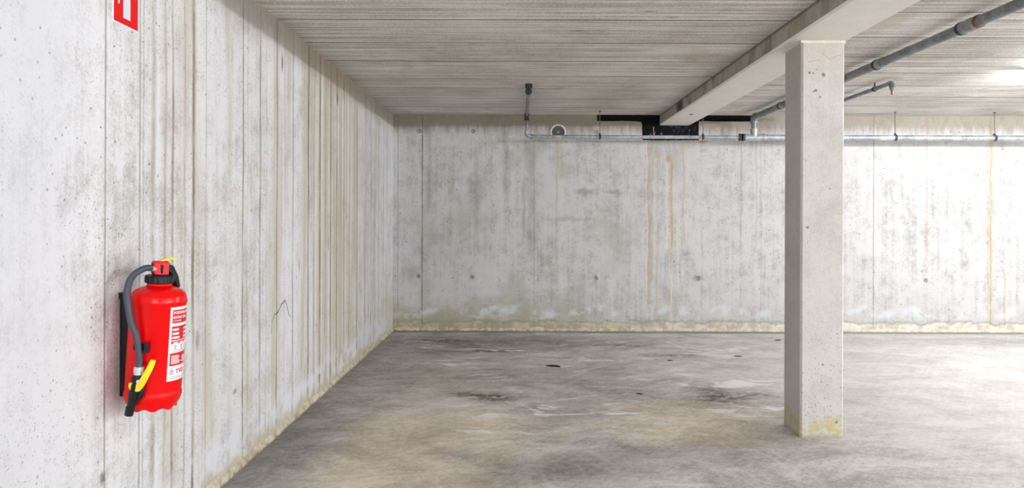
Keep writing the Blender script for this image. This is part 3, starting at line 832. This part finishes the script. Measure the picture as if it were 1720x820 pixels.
for i, (x, y, k, turned) in enumerate(LAMPS):
    b = batten(x, y, k, turned)
    b['label'] = ['lit fluorescent batten lamp under the ceiling just past the right edge of the picture',
                  'lit batten lamp on the ceiling to the right of the camera',
                  'lit batten lamp on the ceiling right behind the camera, nearest the front wall',
                  'added unseen fill lamp in an outer right row, nearest the back wall',
                  'added unseen fill lamp in an outer right row, middle one',
                  'added unseen fill lamp in an outer right row, nearest the front wall',
                  'added unseen fill lamp on the ceiling behind the camera in the left bay'][i]

# ------------------------------------------------------------------ sign above the extinguisher
sg = thing('extinguisher_sign', 'red square fire extinguisher sign with white border on the left wall', 'sign', (XL, 2.423, 1.934))
SH, SW = 0.155, 0.0785
bm = bmesh.new(); box(bm, 0, .003, -SW, SW, 0, SH, 0, .0006)
obj('plate', bm, M_SIGNWHITE, sg)
bm = bmesh.new(); box(bm, .0025, .0038, -SW + .005, SW - .005, .005, SH - .005)
obj('red_field', bm, M_SIGNRED, sg)
bm = bmesh.new()
prism(bm, [(-.019, .028), (.024, .028), (.024, .100), (.016, .112), (-.011, .112), (-.019, .100)], 'x', .0035, .0046)
prism(bm, [(-.006, .114), (.011, .114), (.011, .124), (.032, .130), (.030, .136), (-.020, .134), (-.046, .112), (-.050, .070), (-.043, .070), (-.038, .108), (-.018, .126), (-.006, .126)], 'x', .0035, .0046)
obj('pictogram', bm, simple('pictogram_white', (0.72, 0.80, 0.88), 0.5, 0, 0.02), sg)

# ------------------------------------------------------------------ fire extinguisher
TILT = math.radians(3.3)
ext = thing('fire_extinguisher', 'red powder fire extinguisher with black hose and yellow lever hanging on the left wall', 'fire extinguisher', (-1.287, 2.40, 0.600))
ext.rotation_euler = (0, TILT, 0)
R = 0.0895
def cyl(phi, s, z):
    """phi: 0 faces the room, positive turns towards the camera side"""
    a = math.radians(phi)
    return Vector((s * math.cos(a), -s * math.sin(a), z))
prof = [(0.0, .018), (.060, .016), (.074, .012), (.074, -.001), (.0775, -.001), (.079, .010), (.085, .018), (.0890, .030), (.0916, .040), (.0916, .050), (.0890, .056), (R, .062),
        (R, .360), (.0918, .363), (.0918, .372), (R, .378), (.0885, .386), (.084, .396), (.074, .406), (.060, .413), (.046, .418), (.040, .422), (.040, .436), (0.0, .436)]
def wavy(a, r, z): return 0.0045 * math.cos(a * 9) if z < 0 else 0.0
bm = bmesh.new(); lathe(bm, prof, 96, wavy)
bmesh.ops.remove_doubles(bm, verts=bm.verts, dist=1e-5)
obj('body', bm, M_REDPAINT, ext, True)
# collar with ribs
bm = bmesh.new()
rings = []
segc = 96
for (r, z) in ((.034, .440), (.043, .441), (.0465, .444), (.0465, .466), (.044, .470), (.030, .471)):
    rings.append([bm.verts.new(((r + (.0016 if (k % 6) < 3 and .442 < z < .468 else 0)) * math.cos(2 * PI * k / segc), (r + (.0016 if (k % 6) < 3 and .442 < z < .468 else 0)) * math.sin(2 * PI * k / segc), z)) for k in range(segc)])
for a, b in zip(rings[:-1], rings[1:]):
    for k in range(segc): bm.faces.new((a[k], a[(k + 1) % segc], b[(k + 1) % segc], b[k]))
bm.faces.new(rings[0][::-1]); bm.faces.new(rings[-1])
obj('collar', bm, M_BLACKPL, ext).location.z = -.012
bm = bmesh.new()
tube(bm, [(0, 0, .468), (0, 0, .492)], 0.026, 28)
box(bm, -.020, .020, -.026, .022, .476, .508, 0, .003)
obj('valve', bm, M_BLACKPL, ext, True).location.z = -.012
# red cover: a strap bent over the valve
bm = bmesh.new()
outl = [(-.030, .500), (-.026, .513), (-.012, .519), (.018, .519), (.026, .514), (.030, .474), (.026, .474), (.022, .508), (.016, .513), (-.012, .513), (-.024, .507)]
ca, sa = math.cos(math.radians(-28)), math.sin(math.radians(-28))
prism(bm, outl, 'y', -.024, .020)
bmesh.ops.bevel(bm, geom=[e for e in bm.edges], offset=.0012, segments=2, affect='EDGES')
cover = obj('valve_cover', bm, M_REDPLASTIC, ext); cover.location.z = -.012
cover.rotation_euler = (0, 0, math.radians(-48))
# side flaps of the cover are separate pieces of the same moulding
bm = bmesh.new()
box(bm, .006, .0285, -.026, -.021, .476, .514, 0, .0015)
fl = obj('cover_flap', bm, M_REDPLASTIC, cover)
# yellow tab on top
bm = bmesh.new()
tp = []
for i in range(9):
    t = i / 8; tp.append((-.006 + .052 * t, .520 + .013 * math.sin(t * PI * .6)))
outl = tp + [(x, z - .0065) for (x, z) in tp[::-1]]
prism(bm, outl, 'y', -.012, .012)
tab = obj('release_tab', bm, M_YELLOW, ext); tab.location.z = -.012; tab.rotation_euler = (0, 0, math.radians(40))
bm = bmesh.new(); tube(bm, [(.012, 0, .505), (.030, 0, .508)], 0.004, 10)
seal = obj('seal', bm, simple('green_seal_plastic', (0.08, 0.35, 0.10), 0.5), ext); seal.location.z = -.012; seal.rotation_euler = (0, 0, math.radians(40))
# black carrying handle, drooping to the far side
bm = bmesh.new()
hp = [(.012, .500), (.030, .506), (.046, .500), (.066, .462), (.078, .428), (.074, .418), (.066, .420), (.052, .452), (.036, .480), (.014, .484)]
prism(bm, hp, 'x', -.013, .013)
bmesh.ops.bevel(bm, geom=[e for e in bm.edges], offset=.0025, segments=2, affect='EDGES')
hd = obj('carry_handle', bm, M_BLACKPL, ext, False); hd.location.z = -.012; hd.rotation_euler = (0, 0, math.radians(-22))
# hose: phi, s, z (z above the foot of the bottle)
hk = [(98, .022, .476), (100, .034, .480), (102, .055, .486), (105, .078, .483), (112, .101, .466), (116, .112, .442), (117, .117, .415), (116, .118, .385), (112, .115, .345), (107, .112, .305),
      (98, .107, .265), (93, .106, .232), (90, .106, .205), (88.5, .106, .180), (88, .107, .160), (88, .108, .145)]
kp = [cyl(*h) for h in hk]
def catmull(P, n=6):
    out = []
    for i in range(len(P) - 1):
        p0, p1, p2, p3 = P[max(0, i - 1)], P[i], P[i + 1], P[min(len(P) - 1, i + 2)]
        for j in range(n):
            t = j / n
            out.append(0.5 * ((2 * p1) + (p2 - p0) * t + (2 * p0 - 5 * p1 + 4 * p2 - p3) * t * t + (3 * p1 - p0 - 3 * p2 + p3) * t ** 3))
    return out + [P[-1]]
hpnts = catmull(kp)
bm = bmesh.new(); tube(bm, hpnts[10:-2], 0.0108, 22)
hose = obj('hose', bm, M_RUBBER, ext, True); hose['label'] = 'dark grey rubber hose'
bm = bmesh.new(); tube(bm, hpnts[1:12], 0.0100, 18)
o = obj('ferrule', bm, M_CHROME, hose, True); o['label'] = 'silver ferrule at the valve'
bm = bmesh.new(); tube(bm, [cyl(88, .107, .158), cyl(88, .108, .132)], 0.0160, 24)
o = obj('ferrule', bm, M_CHROME, hose, True); o['label'] = 'silver ferrule at the spray gun'
# spray gun
bm = bmesh.new()
tube(bm, [cyl(88, .108, .136), cyl(88.5, .109, .122), cyl(90, .110, .100), cyl(92, .111, .075), cyl(95, .111, .045), cyl(97.5, .111, .022), cyl(98, .111, .020), cyl(100.5, .111, -.006)],
     [.0150, .0170, .0185, .0175, .0150, .0120, .0145, .0135], 20)
a = cyl(88, .108, .118); 
tube(bm, [cyl(86, .108, .112), cyl(80, .108, .088), cyl(82, .109, .060), cyl(90, .110, .040)], [.007, .009, .008, .006], 12)
gun = obj('spray_gun', bm, M_BLACKPL, ext, True)
def ribbon(pts, wid, s0, s1, n=1):
    """a curved flat bar lying over the bottle: pts = (phi, z) with widths, between radii s0 and s1"""
    bm = bmesh.new(); rings = []
    for i, (phi, z) in enumerate(pts):
        p = Vector((math.radians(phi) * R, z))
        q = Vector((math.radians(pts[min(i + 1, len(pts) - 1)][0]) * R, pts[min(i + 1, len(pts) - 1)][1]))
        r_ = Vector((math.radians(pts[max(i - 1, 0)][0]) * R, pts[max(i - 1, 0)][1]))
        t = (q - r_).normalized(); nr = Vector((-t.y, t.x)) * wid[i] / 2
        A, B_ = p + nr, p - nr
        rings.append([bm.verts.new(cyl(math.degrees(c[0] / R), s, c[1])) for (c, s) in ((A, s0), (B_, s0), (B_, s1), (A, s1))])
    for a, b in zip(rings[:-1], rings[1:]):
        for k in range(4): bm.faces.new((a[k], a[(k + 1) % 4], b[(k + 1) % 4], b[k]))
    bm.faces.new(rings[0][::-1]); bm.faces.new(rings[-1])
    return bm
lev = [(95, .107), (93, .096), (90, .087), (86, .087), (82, .097), (78, .113), (74, .132), (70, .151), (67, .169), (65, .184)]
wd = [.010, .017, .021, .020, .0175, .0165, .0155, .0145, .0135, .012]
bm = ribbon(lev, wd, .114, .127)
bmesh.ops.bevel(bm, geom=[e for e in bm.edges if e.calc_face_angle(0) > .6], offset=.0015, segments=2, affect='EDGES')
obj('trigger_lever', bm, M_YELLOW, gun).data.materials[0] = M_YELLOW
bm = bmesh.new(); tube(bm, [cyl(84, .108, .112), cyl(84, .127, .112)], 0.0062, 16)
obj('pivot_screw', bm, M_CHROME, gun, True)
# hose clip
bm = bmesh.new()
c0 = ribbon([(104, .222), (75, .222)], [.024, .024], R - .001, R + .012)
me_tmp = bpy.data.meshes.new('tmp'); c0.to_mesh(me_tmp); c0.free(); bm.from_mesh(me_tmp); bpy.data.meshes.remove(me_tmp)
c0 = ribbon([(80, .222), (73, .222)], [.032, .032], R + .004, R + .026)
me_tmp = bpy.data.meshes.new('tmp'); c0.to_mesh(me_tmp); c0.free(); bm.from_mesh(me_tmp); bpy.data.meshes.remove(me_tmp)
obj('hose_clip', bm, M_BLACKPL, ext)

# label on the bottle
PHL, PHR, LZ0, LZ1 = 37.0, -35.0, .098, .354
def patch(u0, u1, v0, v1, s0, s1, n=None):
    """curved rectangle; u = metres from the left edge of the label, v = metres above its foot"""
    bm = bmesh.new(); n = n or max(1, int((u1 - u0) / .004))
    rings = []
    for i in range(n + 1):
        u = u0 + (u1 - u0) * i / n; phi = PHL - math.degrees(u / R)
        rings.append([bm.verts.new(cyl(phi, s, LZ0 + v)) for (s, v) in ((s0, v0), (s1, v0), (s1, v1), (s0, v1))])
    for a, b in zip(rings[:-1], rings[1:]):
        for k in range(4): bm.faces.new((a[k], a[(k + 1) % 4], b[(k + 1) % 4], b[k]))
    bm.faces.new(rings[0][::-1]); bm.faces.new(rings[-1])
    return bm
def patches(name, rects, s1, mat, parent):
    bm = bmesh.new()
    for (u0, u1, v0, v1) in rects:
        c = patch(u0, u1, v0, v1, R - .001, s1)
        t = bpy.data.meshes.new('tmp'); c.to_mesh(t); c.free(); bm.from_mesh(t); bpy.data.meshes.remove(t)
    return obj(name, bm, mat, parent)
WL, HL = math.radians(PHL - PHR) * R, LZ1 - LZ0
lab = patches('label', [(0, WL, 0, HL)], R + .0006, M_WHITE, ext)
lab['label'] = 'white and red instruction label'
red = [(.008, WL - .006, .200, .246), (.008, WL - .006, .128, .192), (.006, WL - .006, .052, .096)]
patches('red_panel', red, R + .0010, M_REDPRINT, lab)
lines = []
rl = random.Random(3)
for v in (.174, .160, .146): lines += [(.011, .011 + .022 + .012 * rl.random(), v, v + .0075), (.062, .062 + .022 + .012 * rl.random(), v, v + .0075)]
lines += [(.008, WL - .006, .1895, .193), (.008, WL - .006, .138, .141)]
lines += [(.016, .036, .104, .134), (.044, .064, .104, .134), (.072, .092, .104, .134)]
for k in range(6): lines.append((.011, .048 + .014 * rl.random() - .003 * k, .059 + k * .0052, .0618 + k * .0052))
for k in range(5): lines.append((.062, .088 + .010 * rl.random(), .059 + k * .0052, .0618 + k * .0052))
patches('printed_lines', lines, R + .0014, M_WHITE, lab)
gl = [(.008, .050, .0125, .0138), (.008, .090, .008, .0093), (.008, .070, .115 - .010, .116 - .010)]
for k in range(2): gl.append((.012, .080 - .01 * k, .098 + k * .003, .0988 + k * .003))
for ux in (.016, .044, .072):
    gl += [(ux + .006, ux + .010, .108, .124), (ux + .010, ux + .016, .118, .121), (ux + .012, ux + .015, .108, .112)]
gl += [(.010, .013, .026, .040), (.015, .018, .024, .044), (.020, .023, .028, .036), (.008, .024, .022, .024)]
patches('small_print', gl, R + .0017, M_GREY, lab)
def text(body, u, v, size, mat, parent, name, s=R + .0012, wscale=1.0, bold=0.0):
    cu = bpy.data.curves.new(name, 'FONT'); cu.body = body; cu.size = size; cu.extrude = 0.0003; cu.offset = bold
    to = bpy.data.objects.new(name + '_tmp', cu); COL.objects.link(to)
    dg = bpy.context.evaluated_depsgraph_get(); dg.update()
    me = bpy.data.meshes.new_from_object(to.evaluated_get(dg))
    bpy.data.objects.remove(to); bpy.data.curves.remove(cu)
    for vtx in me.vertices:
        uu, vv = u + vtx.co.x * wscale, v + vtx.co.y
        vtx.co = cyl(PHL - math.degrees(uu / R), s + vtx.co.z, LZ0 + vv)
    me.name = name; me.materials.clear(); me.materials.append(mat)
    o = bpy.data.objects.new(name, me); COL.objects.link(o); o.parent = parent
    return o
text('POEDERBLUSSER', .011, .232, .0125, M_WHITE, lab, 'heading', wscale=.9, bold=.0003)
text('EXTINCTEUR', .011, .216, .0115, M_WHITE, lab, 'heading', wscale=.95, bold=.0003)
text('A POUDRE', .011, .206, .007, M_WHITE, lab, 'heading')
text('TVD', .032, .024, .0205, M_REDPRINT, lab, 'lettering', s=R + .0010, wscale=1.15, bold=.0003)

# wall bracket behind the bottle
br = thing('wall_bracket', 'black mounting bracket on the left wall behind the red extinguisher', 'bracket', (XL, 2.405, 0.60))
bm = bmesh.new()
box(bm, 0, .012, -.010, .030, .03, .385, 0, .002)
obj('back_rail', bm, M_BLACKPL, br)
bm = bmesh.new()
prism(bm, [(0, .395), (.034, .385), (.036, .372), (.004, .376), (0, .372)], 'y', -.016, .016)
for v in bm.verts: v.co = Vector((v.co.x, v.co.y, v.co.z))
obj('hook', bm, M_BLACKPL, br)

# ------------------------------------------------------------------ litter on the floor
def scrap(name, px, py, ln, wdt, hgt, ang, mat, label, cat, seed):
    x, y = floor_at(px, py)
    bm = bmesh.new(); n = 9; rr = random.Random(seed); pts = []; rs = []
    for i in range(n):
        t = i / (n - 1) - .5
        pts.append(Vector((t * ln, .12 * ln * math.sin(t * 5 + seed) + rr.uniform(-.1, .1) * wdt, 0)))
        rs.append(max(.0006, math.sqrt(max(0, 1 - (2 * t) ** 2 * .95)) * wdt / 2 * rr.uniform(.75, 1.15)))
    tube(bm, pts, rs, 8)
    zmin = min(v.co.z for v in bm.verts)
    k = hgt / (2 * max(rs))
    for v in bm.verts: v.co.z = (v.co.z - zmin) * k
    o = obj(name, bm, mat, None, True)
    o.location = (x, y, 0); o.rotation_euler = (0, 0, ang)
    return tag(o, label, cat)
scrap('twig', 931, 616.5, .13, .026, .016, -.5, M_TWIG, 'dark twig lying on the floor in the middle of the parking bay', 'twig', 1)
scrap('dry_leaf', 1075, 662.5, .050, .022, .008, -.3, M_LEAF, 'small brown dry leaf on the floor between the twig and the column', 'leaf', 2)
scrap('dry_leaf', 1241, 599, .075, .03, .008, .1, M_LEAF, 'brown dry leaf on the floor left of the column towards the back wall', 'leaf', 3)
scrap('wood_chip', 1126, 606, .05, .02, .008, .1, M_TWIG, 'tiny dark chip on the floor below the ochre streaks of the back wall', 'chip', 4)
scrap('wood_chip', 1308, 572, .07, .025, .01, .1, M_TWIG, 'tiny dark chip on the floor at the left edge of the column', 'chip', 5)
